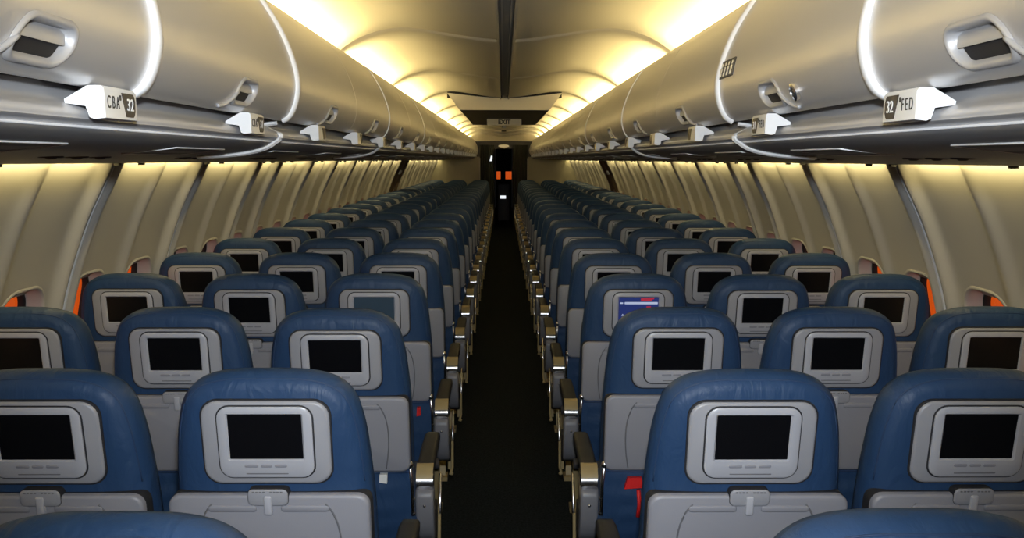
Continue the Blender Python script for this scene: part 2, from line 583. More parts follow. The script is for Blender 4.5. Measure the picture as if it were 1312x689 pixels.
link('back_panel', mb.mesh('back_panel', 'ceil'), low)

# exit sign hung below the lowered box
ex = tag(link('exit_sign', None, None, (0.0, 10.9, 2.0)), 'pale exit sign hanging from the lowered ceiling box over the aisle', 'sign')
lp = rr(0.205, 0.038, 0.008, 3, 0, 0.04)
mb = MB().loft([[(x, 0.0, z) for x, z in lp], [(x, 0.06, z) for x, z in lp]], True, True)
link('sign_box', mb.mesh('sign_box', 'sign', auto=40), ex)
t = link('sign_letters', text_mesh('EXIT', 0.072, 'ink', bold=0.0025), ex, (0, -0.002, 0.04))
t.rotation_euler = (math.pi / 2, 0, 0)
link('sign_mount', MB().box(-0.02, 0.02, 0.02, 0.04, -0.03, 0.003).mesh('sign_mount', 'psu', False), ex)

# ------------------------------------------------------------------ overhead bins
BIN = Profile([(0.655, 1.709), (0.637, 1.706), (0.618, 1.709), (0.602, 1.722), (0.588, 1.750), (0.580, 1.79), (0.583, 1.833),
               (0.596, 1.882), (0.614, 1.928), (0.634, 1.968), (0.655, 2.002), (0.676, 2.034), (0.694, 2.050), (0.712, 2.052)], 6)
def bin_pt(s, sgn, y, off=0.0):
    p, n = BIN.at(s), BIN.nrm(s)
    if n.x > 0 and p.y > 1.72: n = -n
    return (sgn * (p.x + n.x * off), y, p.y + n.y * off)
S_LIP = BIN.s_of_z(1.712)
S_LIP = min((s for s in BIN.s if BIN.at(s).x < 0.615), default=0.03)
LU, LV, LHU, LHV, LR = 0.53, S_LIP + 0.042, 0.068, 0.0265, 0.026     # latch opening on the door (y, arc)
def latch_sd(u, v):
    return sd_rr(u, v, LU + (v - LV) * 0.45, LV, LHU, LHV, LR)
def latch_loop(dh, k=8):
    return [(LU + x + z * 0.45, LV + z) for x, z in rr(LHU + dh, LHV + dh, LR + dh, k)]

def bin_meshes(sgn, lu):
    global LU
    LU = lu
    out = {}
    mb = MB()
    us = lin(0.003, BIN_L - 0.003, 96)
    vs_ = lin(0, BIN.L, 84)
    grid_surface(mb, us, vs_, lambda u, v: bin_pt(v, sgn, u), latch_sd)
    for y in (0.003, BIN_L - 0.003):
        mb.loft([[bin_pt(v, sgn, y) for v in lin(0, BIN.L, 40)], [bin_pt(v, sgn, y, -0.02) for v in lin(0, BIN.L, 40)]], closed=False)
    out['door'] = mb.mesh('bin_door', 'binm')
    # carcass behind the door, seen only through gaps
    mb = MB()
    pts = [(0.66, 1.716), (0.64, 1.76), (0.64, 1.84), (0.67, 1.93), (0.72, 2.02), (0.74, 2.03), (1.38, 2.03), (1.40, 1.72)]
    mb.loft([[(sgn * x, y, z) for x, z in pts] for y in (0.0, BIN_L)], True, True)
    out['body'] = mb.mesh('bin_body', 'binb', False)
    # latch: rim, bowl, flap, slot
    mb = MB()
    loops = []
    for off, dh in ((0.0005, 0.0085), (0.004, 0.006), (0.0055, 0.002), (0.003, -0.002), (-0.006, -0.004)):
        loops.append([bin_pt(v, sgn, u, off) for u, v in latch_loop(dh)])
    mb.loft(loops)
    tail = [bin_pt(v, sgn, u, 0.003) for u, v in crom([(LU - LHU + 0.0, LV + 0.0), (LU - LHU - 0.022, LV - 0.02), (LU - LHU - 0.05, LV - 0.036), (LU - LHU - 0.075, LV - 0.040)], 4)]
    mb.tube(tail, 0.0042, 8)
    out['rim'] = mb.mesh('latch_rim', 'handle')
    mb = MB()
    loops = []
    for off, dh in ((-0.004, -0.001), (-0.016, -0.006), (-0.024, -0.014), (-0.027, -0.024)):
        loops.append([bin_pt(v, sgn, u, off) for u, v in latch_loop(dh)])
    mb.loft(loops, False, True)
    out['bowl'] = mb.mesh('latch_bowl', 'handle')
    mb = MB()
    grid_surface(mb, lin(-0.86 * LHU, 0.86 * LHU, 10), lin(0.0, 0.94 * LHV, 8),
                 lambda a, b: bin_pt(LV + b, sgn, LU + a + b * 0.45, -0.003 - 0.016 * (b / 0.026) ** 1.5))
    out['flap'] = mb.mesh('latch_flap', 'handle')
    mb = MB()
    grid_surface(mb, lin(-0.80 * LHU, 0.80 * LHU, 8), lin(-0.88 * LHV, 0.0, 3), lambda a, b: bin_pt(LV + b, sgn, LU + a + b * 0.45, -0.008))
    out['slot'] = mb.mesh('latch_slot', 'gap')
    # white end trim, wide and thin versions, centred on the joint at y = BIN_L
    for nm, w, h in (('trim', 0.0135, 0.010), ('mid', 0.006, 0.005), ('thin', 0.0025, 0.001)):
        mb = MB()
        vv = lin(S_LIP - 0.01, BIN.L, 50)
        mb.loft([[bin_pt(v, sgn, BIN_L - w - 0.001 + dy, off) for v in vv] for dy, off in
                 ((-w, -0.004), (-w, h * 0.6), (-w * 0.6, h), (w * 0.6, h), (w, h * 0.6), (w, -0.004))], closed=False)
        out[nm] = mb.mesh('edge_trim', 'binm' if nm == 'thin' else 'white')
    return out

ORD = ['zeroth', 'first', 'second', 'third', 'fourth', 'fifth', 'sixth', 'seventh', 'eighth', 'ninth', 'tenth', 'eleventh', 'twelfth', 'thirteenth', 'fourteenth', 'fifteenth']
def ordinal(i):
    return ORD[i]

for sgn, side, letters in SIDES:
    bm_near, bm_std = bin_meshes(sgn, 0.655), bin_meshes(sgn, 0.535)
    for k in range(N_BIN):
        y0 = BIN_Y0 + k * BIN_L
        b = link('overhead_bin', None, None, (0, y0, 0))
        bm_ = bm_near if k == 1 else bm_std
        if k == 0:
            lab = 'silver overhead bin on the %s side, just behind the row 32 placard bin' % letters
        elif k == 1:
            lab = 'silver overhead bin with curved door above the row 32 placard on %s side' % letters
        elif k <= 9:
            lab = 'silver overhead bin, %s forward of the row 32 placard bin on %s side' % (ordinal(k - 1), letters)
        else:
            lab = 'silver overhead bin, %s counted from the front bulkhead on the %s side' % (ordinal(N_BIN - k), letters)
        tag(b, lab, 'overhead bin', 'overhead bins on the %s side' % letters)
        link('bin_body', bm_['body'], b)
        d = link('bin_door', bm_['door'], b)
        la = link('latch', bm_['rim'], b)
        link('latch_bowl', bm_['bowl'], la)
        link('latch_flap', bm_['flap'], la)
        link('latch_slot', bm_['slot'], la)
        link('edge_trim', bm_['trim' if k in (1, 2) else 'mid' if k in (4, 6) else 'thin'], b)
        if sgn > 0 and k == 2:                                     # round lock beside the latch
            c = Vector(bin_pt(LV - 0.006, sgn, 0.365, 0.004))
            n = Vector((-0.93, 0, -0.37))
            a = Vector((0, 1, 0)); e = n.cross(a)
            mk = lambda r, o_: [c + n * o_ + (a * math.cos(t * math.pi / 8) + e * math.sin(t * math.pi / 8)) * r for t in range(16)]
            mb = MB().loft([mk(0.019, -0.01), mk(0.019, 0.003), mk(0.014, 0.005), mk(0.013, 0.0)], False, True)
            lk = link('bin_lock', mb.mesh('bin_lock', 'chrome', auto=40), b)
            mb = MB().loft([mk(0.0125, 0.0), mk(0.0125, 0.002)], False, True)
            link('lock_core', mb.mesh('lock_core', 'gap'), lk)

# plaque with pictograms on the second FED-side bin, close to its forward trim
sp = BIN.s_of_z(1.842)
def plq(u, v, off=0.0025):
    return bin_pt(sp + v, 1, 2.452 + u, off)
pq = tag(link('pictogram_plaque', None), 'small dark plaque with pale pictograms on the FED side bin door', 'plaque')
mb = MB()
mb.loft([[plq(u, v, o_) for u, v in rr(0.075, 0.024, 0.003, 3)] for o_ in (0.0005, 0.003)], False, True)
link('plate', mb.mesh('plaque_plate', 'brown', auto=40), pq)
for i, cu in enumerate((-0.052, -0.017, 0.017, 0.052)):
    mb = MB()
    for (u, v, hu, hv) in ((0, 0.012, 0.006, 0.005), (0, -0.002, 0.009, 0.007), (-0.005, -0.014, 0.003, 0.005), (0.006, -0.014, 0.003, 0.005)):
        mb.loft([[plq(cu + a, v + c_, o_) for a, c_ in rr(hu, hv, min(hu, hv) * 0.6, 3, u, 0)] for o_ in (0.003, 0.0042)], False, True)
    link('pictogram', mb.mesh('pictogram', 'sign'), pq)

# ------------------------------------------------------------------ bin rail, service panels, top rail
RAIL = [(0.70, 1.716), (0.685, 1.712), (0.676, 1.693), (0.655, 1.681), (0.640, 1.674), (0.635, 1.670), (0.634, 1.664),
        (0.6355, 1.662), (0.6355, 1.659), (0.640, 1.656), (0.652, 1.653), (0.655, 1.648)]
PSU = Profile([(0.654, 1.649), (0.661, 1.640), (0.690, 1.628), (0.74, 1.619), (0.80, 1.613), (1.0, 1.604), (1.2, 1.595), (1.40, 1.585), (1.43, 1.586), (1.432, 1.60)], 4)
def psu_pt(s, sgn, y, off=0.0):
    p, n = PSU.at(s), PSU.nrm(s)
    if n.y > 0: n = -n
    return (sgn * (p.x + n.x * off), y, p.y + n.y * off)
trim_n = 0
for sgn, side, letters in SIDES:
    trim_n += 1
    mb = MB()
    extrude_y(mb, RAIL, Y_AFT, Y_CEIL, sgn=sgn)
    rl = tag(link('trim_%d' % trim_n, mb.mesh('bin_rail', 'rail', auto=50)), 'grey placard rail below the overhead bins on the %s side' % letters, 'rail', kind='structure')
    # white gap strips that run on from every second bin joint across rail and service panels
    rp = [(0.640, 1.700), (0.668, 1.697), (0.676, 1.690), (0.660, 1.680), (0.640, 1.671), (0.631, 1.668), (0.630, 1.662), (0.634, 1.655), (0.648, 1.646), (0.665, 1.635), (0.70, 1.623), (0.76, 1.613), (0.86, 1.606)]
    for k in (2, 4):
        y = BIN_Y0 + (k + 1) * BIN_L
        mb = MB()
        p = crom(rp, 3)
        for dy, r in ((-0.012, 0.004), (0.004, 0.006)):
            mb.tube([(sgn * (q.x + 0.001), y + dy, q.y - 0.001) for q in p], r, 8)
        link('gap_strip', mb.mesh('gap_strip', 'white'), rl)
    trim_n += 1
    mb = MB()
    extrude_y(mb, [(p.x, p.y) for p in PSU.p], Y_AFT, Y_CEIL, sgn=sgn)
    extrude_y(mb, [(1.432, 1.60), (1.432, 1.75)], Y_AFT, Y_CEIL, sgn=sgn)
    us_ = tag(link('trim_%d' % trim_n, mb.mesh('service_soffit', 'psu')), 'dark grey service unit soffit above the %s side seats' % letters, 'soffit', kind='structure')
    extr = MB()
    extr.tube([(sgn * 0.6545, Y_AFT, 1.6485), (sgn * 0.6545, Y_CEIL, 1.6485)], 0.0022, 6)
    link('bead', extr.mesh('bead', 'rail'), us_)
    s0 = min(range(len(PSU.p)), key=lambda i: abs(PSU.p[i].x - 0.715)); s0 = PSU.s[s0]
    # per-row service unit: white-edged frame, three reading lamps, three air nozzles
    fr = MB()
    o_, i_ = rr(0.17, 0.060, 0.006, 3), rr(0.1655, 0.0555, 0.004, 3)
    P_ = lambda lp, off: [psu_pt(s0 + 0.05 + v, sgn, u, off) for u, v in lp]
    fr.loft([P_(o_, 0.0), P_(o_, 0.0025), P_(i_, 0.0025), P_(i_, 0.0)])
    frm = fr.mesh('service_frame', 'white', auto=40)
    pn = MB(); pn.loft([P_(i_, 0.0015)], True); pnm = pn.mesh('service_panel', 'frame', False)
    nz = MB()
    for q in range(3):
        c = psu_pt(s0 + 0.28, sgn, -0.12 + 0.12 * q, 0)
        for r0, r1, h in ((0.026, 0.022, 0.003), (0.012, 0.008, 0.006)):
            nz.loft([[(c[0] + r * math.cos(t * math.pi / 6), c[1] + r * math.sin(t * math.pi / 6), c[2] - hh) for t in range(12)] for r, hh in ((r0, -0.01), (r0, h * 0.6), (r1, h))], False, True)
    nzm = nz.mesh('air_nozzle', 'frame')
    clip = MB()
    clip.box(sgn * 1.425 - 0.01, sgn * 1.425 + 0.01, -0.01, 0.01, 1.576, 1.592)
    clm = clip.mesh('bracket', 'frame', False)
    for n in ROWS + [ -2]:
        y = 1.29 + (n + 1) * PITCH_ROW
        if y > 20.4: continue
        u = link('service_panel', pnm, us_, (0, y, 0))
        link('service_frame', frm, u)
        link('air_nozzle', nzm, u)
    for b in WALL_B:
        if 0 < b < 20.6: link('bracket', clm, us_, (0, b - 0.11, 0)); link('bracket', clm, us_, (0, b + 0.11, 0))
    trim_n += 1
    mb = MB()
    extrude_y(mb, [(0.706, 2.046), (0.706, 2.060), (0.712, 2.066), (0.726, 2.062), (0.80, 2.045), (0.90, 2.04), (0.90, 2.02)], Y_AFT, Y_CEIL, sgn=sgn)
    tag(link('trim_%d' % trim_n, mb.mesh('cove_ledge', 'ceil', auto=50)), 'cove ledge along the top of the overhead bins on the %s side' % letters, 'trim', kind='structure')

# ------------------------------------------------------------------ row placards on the rail
def placard_meshes(sgn):
    pts = [(0.597, 1.660), (0.598, 1.702), (0.602, 1.707), (0.622, 1.707), (0.657, 1.687), (0.656, 1.681), (0.626, 1.677), (0.621, 1.661), (0.614, 1.658)]
    L = 0.121
    mb = MB()
    def lp(y, k=1.0, dz=0.0):
        return [(sgn * (0.625 + (x - 0.625) * k), y, 1.683 + (z - 1.683) * k) for x, z in pts]
    mb.loft([lp(0.0), lp(L - 0.006), lp(L - 0.002, 0.95), lp(L, 0.88)], True, True)
    body = mb.mesh('placard_body', 'white', auto=40)
    X = 0.5972
    f = lambda lpz, o_: [(sgn * (X - o_), y, z) for y, z in lpz]
    out = [(0.074, 1.664), (0.100, 1.664), (0.105, 1.667), (0.1085, 1.674), (0.1085, 1.690), (0.105, 1.697), (0.100, 1.700), (0.060, 1.700)]
    mb = MB().loft([f(out, -0.001), f(out, 0.0008)], False, True)
    return body, mb.mesh('number_plate', 'brown', False), X
for sgn, side, letters in SIDES:
    body, plate, X = placard_meshes(sgn)
    n_p = 25
    for k in range(n_p):
        y = 1.352 + 0.775 * k
        p = link('row_placard', None, None, (0, y, 0))
        if k == 0: lab = 'white row placard reading 32 with seat letters %s' % letters
        elif k <= 10: lab = 'white row placard on the %s side rail, %s forward of the 32 placard' % (letters, ordinal(k))
        else: lab = 'white row placard on the %s side rail, %s from the front bulkhead' % (letters, ordinal(n_p - k))
        tag(p, lab, 'placard', 'row placards on the %s side' % letters)
        link('placard_body', body, p)
        pl = link('number_plate', plate, p)
        if k < 2:
            mb = MB().loft([[(sgn * (X - o2_), yy, zz) for yy, zz in rr(0.0022, 0.004, 0.0015, 2, 0.0545, 1.692)] for o2_ in (-0.0005, 0.0008)], False, True)
            link('seat_mark', mb.mesh('seat_mark', 'ink', False), p)
            for txt, size, m_, yy, zz, par in ((('32', '31')[k], 0.0265, 'white', 0.088, 1.682, pl),
                                               ('C B A' if sgn < 0 else 'F E D', 0.0265, 'ink', 0.0285, 1.683, p)):
                t = link('row_number' if m_ == 'white' else 'seat_letters', text_mesh(txt, size, m_), par, (sgn * (X - (0.0016 if m_ == 'white' else 0.0006)), yy, zz))
                # face towards the aisle
                t.rotation_euler = (math.pi / 2, 0, math.radians(90 if sgn < 0 else -90))
                if m_ == 'ink': t.scale = (0.66, 1, 1)

# ------------------------------------------------------------------ seats
TILT = 0.147
def back(u, z, w):
    return (u, (1.07 - z) * TILT - w, z)

def offset_loop(pts, d):
    n = len(pts)
    out = []
    for i in range(n):
        a, b, c = Vector(pts[i - 1]), Vector(pts[i]), Vector(pts[(i + 1) % n])
        t = (c - a).normalized()
        nrm = Vector((-t.y, t.x))
        if (Vector((0, 0.8)) - b).dot(nrm) < 0: nrm = -nrm
        out.append(tuple(b + nrm * d))
    return out

half = [(0.0, 1.151), (0.06, 1.150), (0.105, 1.145), (0.142, 1.133), (0.170, 1.112), (0.187, 1.085), (0.197, 1.05), (0.2045, 1.01),
        (0.2115, 0.94), (0.217, 0.86), (0.219, 0.75), (0.218, 0.60), (0.208, 0.45)]
hp = [tuple(p) for p in crom(half, 4)]
OUT = hp + [(0.19, 0.43), (0.10, 0.42), (0.0, 0.42)] + [(-0.10, 0.42), (-0.19, 0.43)] + [(-x, z) for x, z in reversed(hp[1:])]

def slab(lp, w0, w1, bev):
    cx = sum(p[0] for p in lp) / len(lp); cz = sum(p[1] for p in lp) / len(lp)
    hx = max(p[0] for p in lp) - cx; hz = max(p[1] for p in lp) - cz
    def inset(d):
        return [(cx + (x - cx) * (hx - d) / hx, cz + (z - cz) * (hz - d) / hz) for x, z in lp]
    mb = MB()
    mb.loft([[back(x, z, w0) for x, z in lp], [back(x, z, w1 - bev) for x, z in lp],
             [back(x, z, w1 - bev * 0.3) for x, z in inset(bev * 0.3)], [back(x, z, w1) for x, z in inset(bev)]], False, True)
    return mb

SM = {}
def seat_meshes():
    # cushion back with rounded border
    mb = MB()
    lay = [(0.0, 0.036), (-0.006, 0.022), (-0.018, 0.009), (-0.036, 0.001), (-0.06, -0.001), (-0.085, 0.006), (-0.102, 0.022), (-0.108, 0.045)]
    loops = [[back(x, z, w) for x, z in offset_loop(OUT, d)] for w, d in lay]
    inner = offset_loop(OUT, 0.036)
    rings = []
    for k, dw in ((0.45, 0.008), (0.7, 0.006), (0.88, 0.003)):
        rings.append([back(x * k, 0.8 + (z - 0.8) * k, dw) for x, z in inner])
    mb.loft(rings + loops, True, True)
    SM['backrest'] = mb.mesh('backrest', 'leather')
    mb = MB()
    sl = offset_loop(OUT, 0.013)
    n = len(hp)
    seam = sl[4:n - 2]
    seam2 = sl[len(sl) - (n - 3):len(sl) - 3]
    mb.tube([back(x, z, -0.0145) for x, z in [q for q in list(reversed(seam)) + list(reversed(seam2)) if q[1] > 0.9]][0:len(seam) * 2], 0.0018, 6)
    SM['seam'] = mb.mesh('stitched_seam', 'seam')
    # screen surround and monitor
    bez = rr(0.136, 0.0945, 0.036, 6, 0, 0.9995)
    SM['surround_gap'] = slab(rr(0.1392, 0.0977, 0.038, 6, 0, 0.9995), -0.01, 0.0085, 0.002).mesh('surround_gasket', 'gap', auto=40)
    SM['surround'] = slab(bez, -0.01, 0.014, 0.006).mesh('screen_surround', 'plastic', auto=50)
    SM['mon_gap'] = slab(rr(0.1035, 0.084, 0.030, 6, 0, 1.0025), 0.0, 0.0148, 0.001).mesh('monitor_gap', 'gap', auto=40)
    o = rr(0.100, 0.0805, 0.027, 6, 0, 1.0025)
    o2 = rr(0.096, 0.0765, 0.024, 6, 0, 1.0025)
    i1 = rr(0.0815, 0.0535, 0.004, 6, 0, 1.0145)
    i2 = rr(0.078, 0.0505, 0.002, 6, 0, 1.0145)
    mb = MB().loft([[back(x, z, 0.010) for x, z in o], [back(x, z, 0.018) for x, z in o], [back(x, z, 0.0205) for x, z in o2],
                    [back(x, z, 0.0205) for x, z in i1], [back(x, z, 0.0165) for x, z in i2], [back(x, z, 0.013) for x, z in i2]])
    SM['monitor'] = mb.mesh('monitor_frame', 'plastic2', auto=35)
    mb = MB().loft([[back(x, z, 0.0155) for x, z in rr(0.0785, 0.051, 0.002, 3, 0, 1.0145)]], True)
    SM['screen'] = mb.mesh('screen', 'screen', False)
    SM['screen_dim'] = mb.mesh('screen', 'screen_dim', False)
    SM['screen_blue'] = mb.mesh('screen', 'screen_blue', False)
    for i, (cx, hw) in enumerate(((-0.033, 0.0145), (-0.001, 0.0125), (0.030, 0.0135))):
        SM['button%d' % i] = slab(rr(hw, 0.0036, 0.0034, 4, cx, 0.9495), 0.018, 0.0222, 0.0012).mesh('button', 'tray', auto=50)
    SM['slotline'] = slab(rr(0.045, 0.0012, 0.001, 2, 0, 0.9315), 0.018, 0.0212, 0.0003).mesh('card_slot', 'groove')
    # tray table with embossed slots and ribs
    SM['tray'] = slab(rr(0.216, 0.1235, 0.026, 6, 0, 0.7605), 0.0, 0.030, 0.007).mesh('tray_table', 'tray', auto=50)
    for s_ in (-1, 1):
        SM['traybar%d' % s_] = slab(rr(0.052, 0.0075, 0.006, 4, s_ * 0.078, 0.853), 0.028, 0.0335, 0.003).mesh('raised_bar', 'tray', auto=50)
        mb = MB()
        arc = crom([(0.122, 0.864), (0.137, 0.842), (0.149, 0.805), (0.153, 0.755), (0.150, 0.70), (0.142, 0.648)], 4)
        mb.tube([back(s_ * p.x, p.y, 0.0298) for p in arc], 0.0022, 6)
        SM['trayrib%d' % s_] = mb.mesh('curved_groove', 'groove')
    SM['latch'] = slab(rr(0.043, 0.019, 0.012, 5, 0, 0.8795), 0.004, 0.0345, 0.003).mesh('tray_latch', 'plastic', auto=50)
    SM['latch_gap'] = slab(rr(0.0442, 0.0202, 0.0130, 5, 0, 0.8795), 0.004, 0.0306, 0.001).mesh('latch_gap', 'gap', auto=40)
    SM['tray_gap'] = slab(rr(0.2172, 0.1247, 0.027, 6, 0, 0.7605), -0.02, 0.012, 0.001).mesh('tray_gap', 'gap', auto=40)
    mb = MB()
    for i in range(9):
        if i == 4: continue
        lp = rr(0.0026, 0.0015, 0.001, 2, -0.030 + 0.0075 * i, 0.893)
        mb.loft([[back(x, z, 0.0342) for x, z in lp], [back(x, z, 0.0350) for x, z in lp]], False, True)
    SM['latchmarks'] = mb.mesh('latch_marks', 'groove')
    SM['toggle'] = slab(rr(0.0085, 0.022, 0.004, 4, 0, 0.862), 0.028, 0.039, 0.003).mesh('latch_toggle', 'plastic2', auto=50)
    # seat-back pocket below the tray
    mb = MB()
    def pk(u, v):
        z = 0.64 - v
        puff = 0.018 * math.sin(math.pi * min(v / 0.26, 1)) * (1 - (u / 0.22) ** 4) + 0.004 * math.sin(v * 95 + u * 9) * (1 - abs(u) / 0.25)
        return back(u, z, 0.004 + puff)
    grid_surface(mb, lin(-0.212, 0.212, 18), lin(0, 0.27, 18), pk)
    e = [back(u, 0.642, -0.03) for u in lin(-0.212, 0.212, 18)]
    mb.loft([e, [pk(u, 0) for u in lin(-0.212, 0.212, 18)]], closed=False)
    SM['pocket'] = mb.mesh('seat_pocket', 'leather')
    mb = MB()
    mb.tube([pk(u, 0.012) for u in lin(-0.21, 0.21, 12)], 0.004, 6)
    SM['hem'] = mb.mesh('pocket_hem', 'seam')
    # seat cushion
    mb = MB()
    loops = []
    for y, k, zt in ((0.13, 0.90, 0.44), (0.15, 1.0, 0.455), (0.35, 1.0, 0.465), (0.50, 1.0, 0.475), (0.555, 0.97, 0.465), (0.575, 0.85, 0.44)):
        loops.append([(x * k, y, z) for x, z in rr(0.222, (zt - 0.36) / 2, 0.035, 5, 0, (zt + 0.36) / 2)])
    mb.loft(loops, True, True)
    SM['cushion'] = mb.mesh('seat_cushion', 'leather')
    # base: spreader and leg stand
    mb = MB()
    for y in (0.17, 0.46):
        mb.tube([(-0.235, y, 0.335), (0.235, y, 0.335)], 0.022, 10)
    SM['base'] = mb.mesh('seat_frame', 'frame')
    for i, (ya, yb) in enumerate(((0.17, 0.10), (0.46, 0.50))):
        mb = MB()
        mb.loft([[(x + dx, y + dy, z) for dx, dy in ((-0.014, -0.012), (0.014, -0.012), (0.014, 0.012), (-0.014, 0.012))]
                 for x, y, z in ((0, ya, 0.33), (0, (ya + yb) / 2, 0.17), (0, yb, 0.02))], True, True)
        mb.box(-0.025, 0.025, yb - 0.04, yb + 0.04, 0.0, 0.022)
        SM['leg%d' % i] = mb.mesh('leg', 'cream', auto=40)
    # arm rests: the plain one and the finished aisle one (built for the right side, aisle at -x)
    def pad_loft(hw, x0):
        mb = MB()
        for_l = []
        for y, k, zc in ((0.205, 0.86, 0.582), (0.215, 1.0, 0.584), (0.36, 1.0, 0.592), (0.50, 1.0, 0.594), (0.545, 0.93, 0.588), (0.560, 0.6, 0.582)):
            for_l.append([(x0 + x * k, y, z) for x, z in rr(hw, 0.019 * k, 0.012 * k, 4, 0, zc)])
        return mb.loft(for_l, True, True)
    SM['pad_plain'] = pad_loft(0.022, 0).mesh('armrest', 'pad')
    mb = MB()
    mb.loft([[(-0.012, y, z) for y, z in ((0.19, 0.57), (0.47, 0.57), (0.40, 0.47), (0.38, 0.34), (0.24, 0.34), (0.20, 0.45))],
             [(0.012, y, z) for y, z in ((0.19, 0.57), (0.47, 0.57), (0.40, 0.47), (0.38, 0.34), (0.24, 0.34), (0.20, 0.45))]], True, True)
    SM['armpanel_plain'] = mb.mesh('armrest_support', 'frame', False)
    SM['pad'] = pad_loft(0.028, 0).mesh('armrest', 'pad')
    # silver end cap: barrel with two cheeks
    mb = MB()
    for x0, x1, r in ((-0.027, -0.018, 0.036), (-0.018, 0.018, 0.033), (0.018, 0.027, 0.036)):
        mb.loft([[(x, 0.205 + r * math.cos(t * math.pi / 12), 0.545 + r * math.sin(t * math.pi / 12)) for t in range(24)] for x in (x0, x1)], True, True)
    SM['cap'] = mb.mesh('armrest_cap', 'chrome', auto=40)
    mb = MB()
    pr = [(0.166, 0.566), (0.170, 0.574), (0.188, 0.596), (0.200, 0.602), (0.214, 0.602), (0.214, 0.565), (0.20, 0.57)]
    mb.loft([[(-0.0275, y, z) for y, z in pr], [(0.0275, y, z) for y, z in pr]], True, True)
    SM['capplate'] = mb.mesh('cap_plate', 'cream', auto=30)
    mb = MB()
    cen = [(0.190, 0.525, 0.028), (0.192, 0.50, 0.034), (0.200, 0.46, 0.038), (0.215, 0.41, 0.042), (0.235, 0.365, 0.038), (0.252, 0.335, 0.026), (0.262, 0.322, 0.010)]
    mb.loft([[(x, y + dy, z) for x, dy in rr(0.030 * (0.75 + 0.25 * min(1, d / 0.034)), d, 0.010 if d > 0.012 else 0.005, 4)] for y, z, d in cen], True, True)
    SM['armbody'] = mb.mesh('armrest_shroud', 'armgrey')
    mb = MB()
    mb.loft([[(x, y + dy, z) for x, dy in rr(0.0325, d, 0.008, 4)] for y, z, d in ((0.262, 0.44, 0.050), (0.268, 0.38, 0.050), (0.275, 0.335, 0.036), (0.28, 0.312, 0.014))], True, True)
    SM['armbumper'] = mb.mesh('rubber_edge', 'pad')
    mb = MB().ball((0.0, 0.160, 0.475), 0.0055)
    SM['armbolt'] = mb.mesh('bolt', 'chrome')
    # recline pivot: ball and thin link bar beside the back, plus silver strut and cream side plate
    mb = MB().ball((0, 0.045, 0.655), 0.0125)
    mb.tube([(0, 0.052, 0.648), (0.004, 0.075, 0.56), (0.004, 0.10, 0.47)], 0.0055, 8)
    mb.ball((0.004, 0.085, 0.53), 0.008); mb.ball((0.004, 0.10, 0.475), 0.008)
    SM['pivot'] = mb.mesh('recline_pivot', 'chrome')
    mb = MB()
    mb.tube([(0, 0.40, 0.50), (0, 0.37, 0.38), (0.0, 0.36, 0.32)], 0.0055, 8)
    SM['strut'] = mb.mesh('side_strut', 'chrome')
    mb = MB()
    pr = [(0.34, 0.38), (0.40, 0.38), (0.37, 0.26), (0.34, 0.25)]
    mb.loft([[(-0.004, y, z) for y, z in pr], [(0.012, y, z) for y, z in pr]], True, True)
    mb.tube([(-0.008, 0.33, 0.38), (-0.008, 0.31, 0.27), (0.0, 0.30, 0.24)], 0.006, 8)
    mb.ball((-0.006, 0.302, 0.245), 0.008)
    SM['sideplate'] = mb.mesh('side_plate', 'cream', auto=40)
    # odd extras
    lp = [(-0.030, 0.612), (0.014, 0.612), (0.018, 0.578), (-0.040, 0.574)]
    mb = MB().loft([[back(x, z, w) for x, z in lp] for w in (0.012, 0.030)], True, True)
    SM['redtag'] = mb.mesh('red_tag', 'red', False)
    lp = [(-0.010, 0.628), (0.014, 0.628), (0.012, 0.596), (-0.012, 0.600)]
    mb = MB().loft([[back(x, z, w) for x, z in lp] for w in (0.012, 0.028)], True, True)
    SM['whitetag'] = mb.mesh('white_tag', 'tag', False)
    mb = MB().tube([back(0.0, 0.55, 0.03), back(0.004, 0.50, 0.034), back(0.0, 0.46, 0.036)], 0.007, 6)
    SM['redstrap'] = mb.mesh('red_strap', 'red')
    for nm, m_, cx, cz, hx, hz in (('d_bar', 'screen_white', 0.010, 1.0415, 0.065, 0.0045), ('d_icon', 'screen_white', -0.067, 1.0415, 0.006, 0.003),
                                   ('d_red', 'screen_red', 0.030, 1.056, 0.022, 0.006), ('d_red2', 'screen_red', 0.040, 1.026, 0.009, 0.003),
                                   ('d_red3', 'screen_red', 0.052, 1.060, 0.008, 0.0035)):
        mb = MB().loft([[back(x, z, 0.0158) for x, z in rr(hx, hz, min(hx, hz) * 0.5, 3, cx, cz)]], True)
        SM[nm] = mb.mesh('display_mark', m_, False)
    mb = MB().loft([[back(x, z, 0.0158) for x, z in ((-0.066, 0.990), (-0.056, 0.990), (-0.061, 0.999))]], True)
    SM['d_tri'] = mb.mesh('display_mark', 'screen_white', False)
seat_meshes()

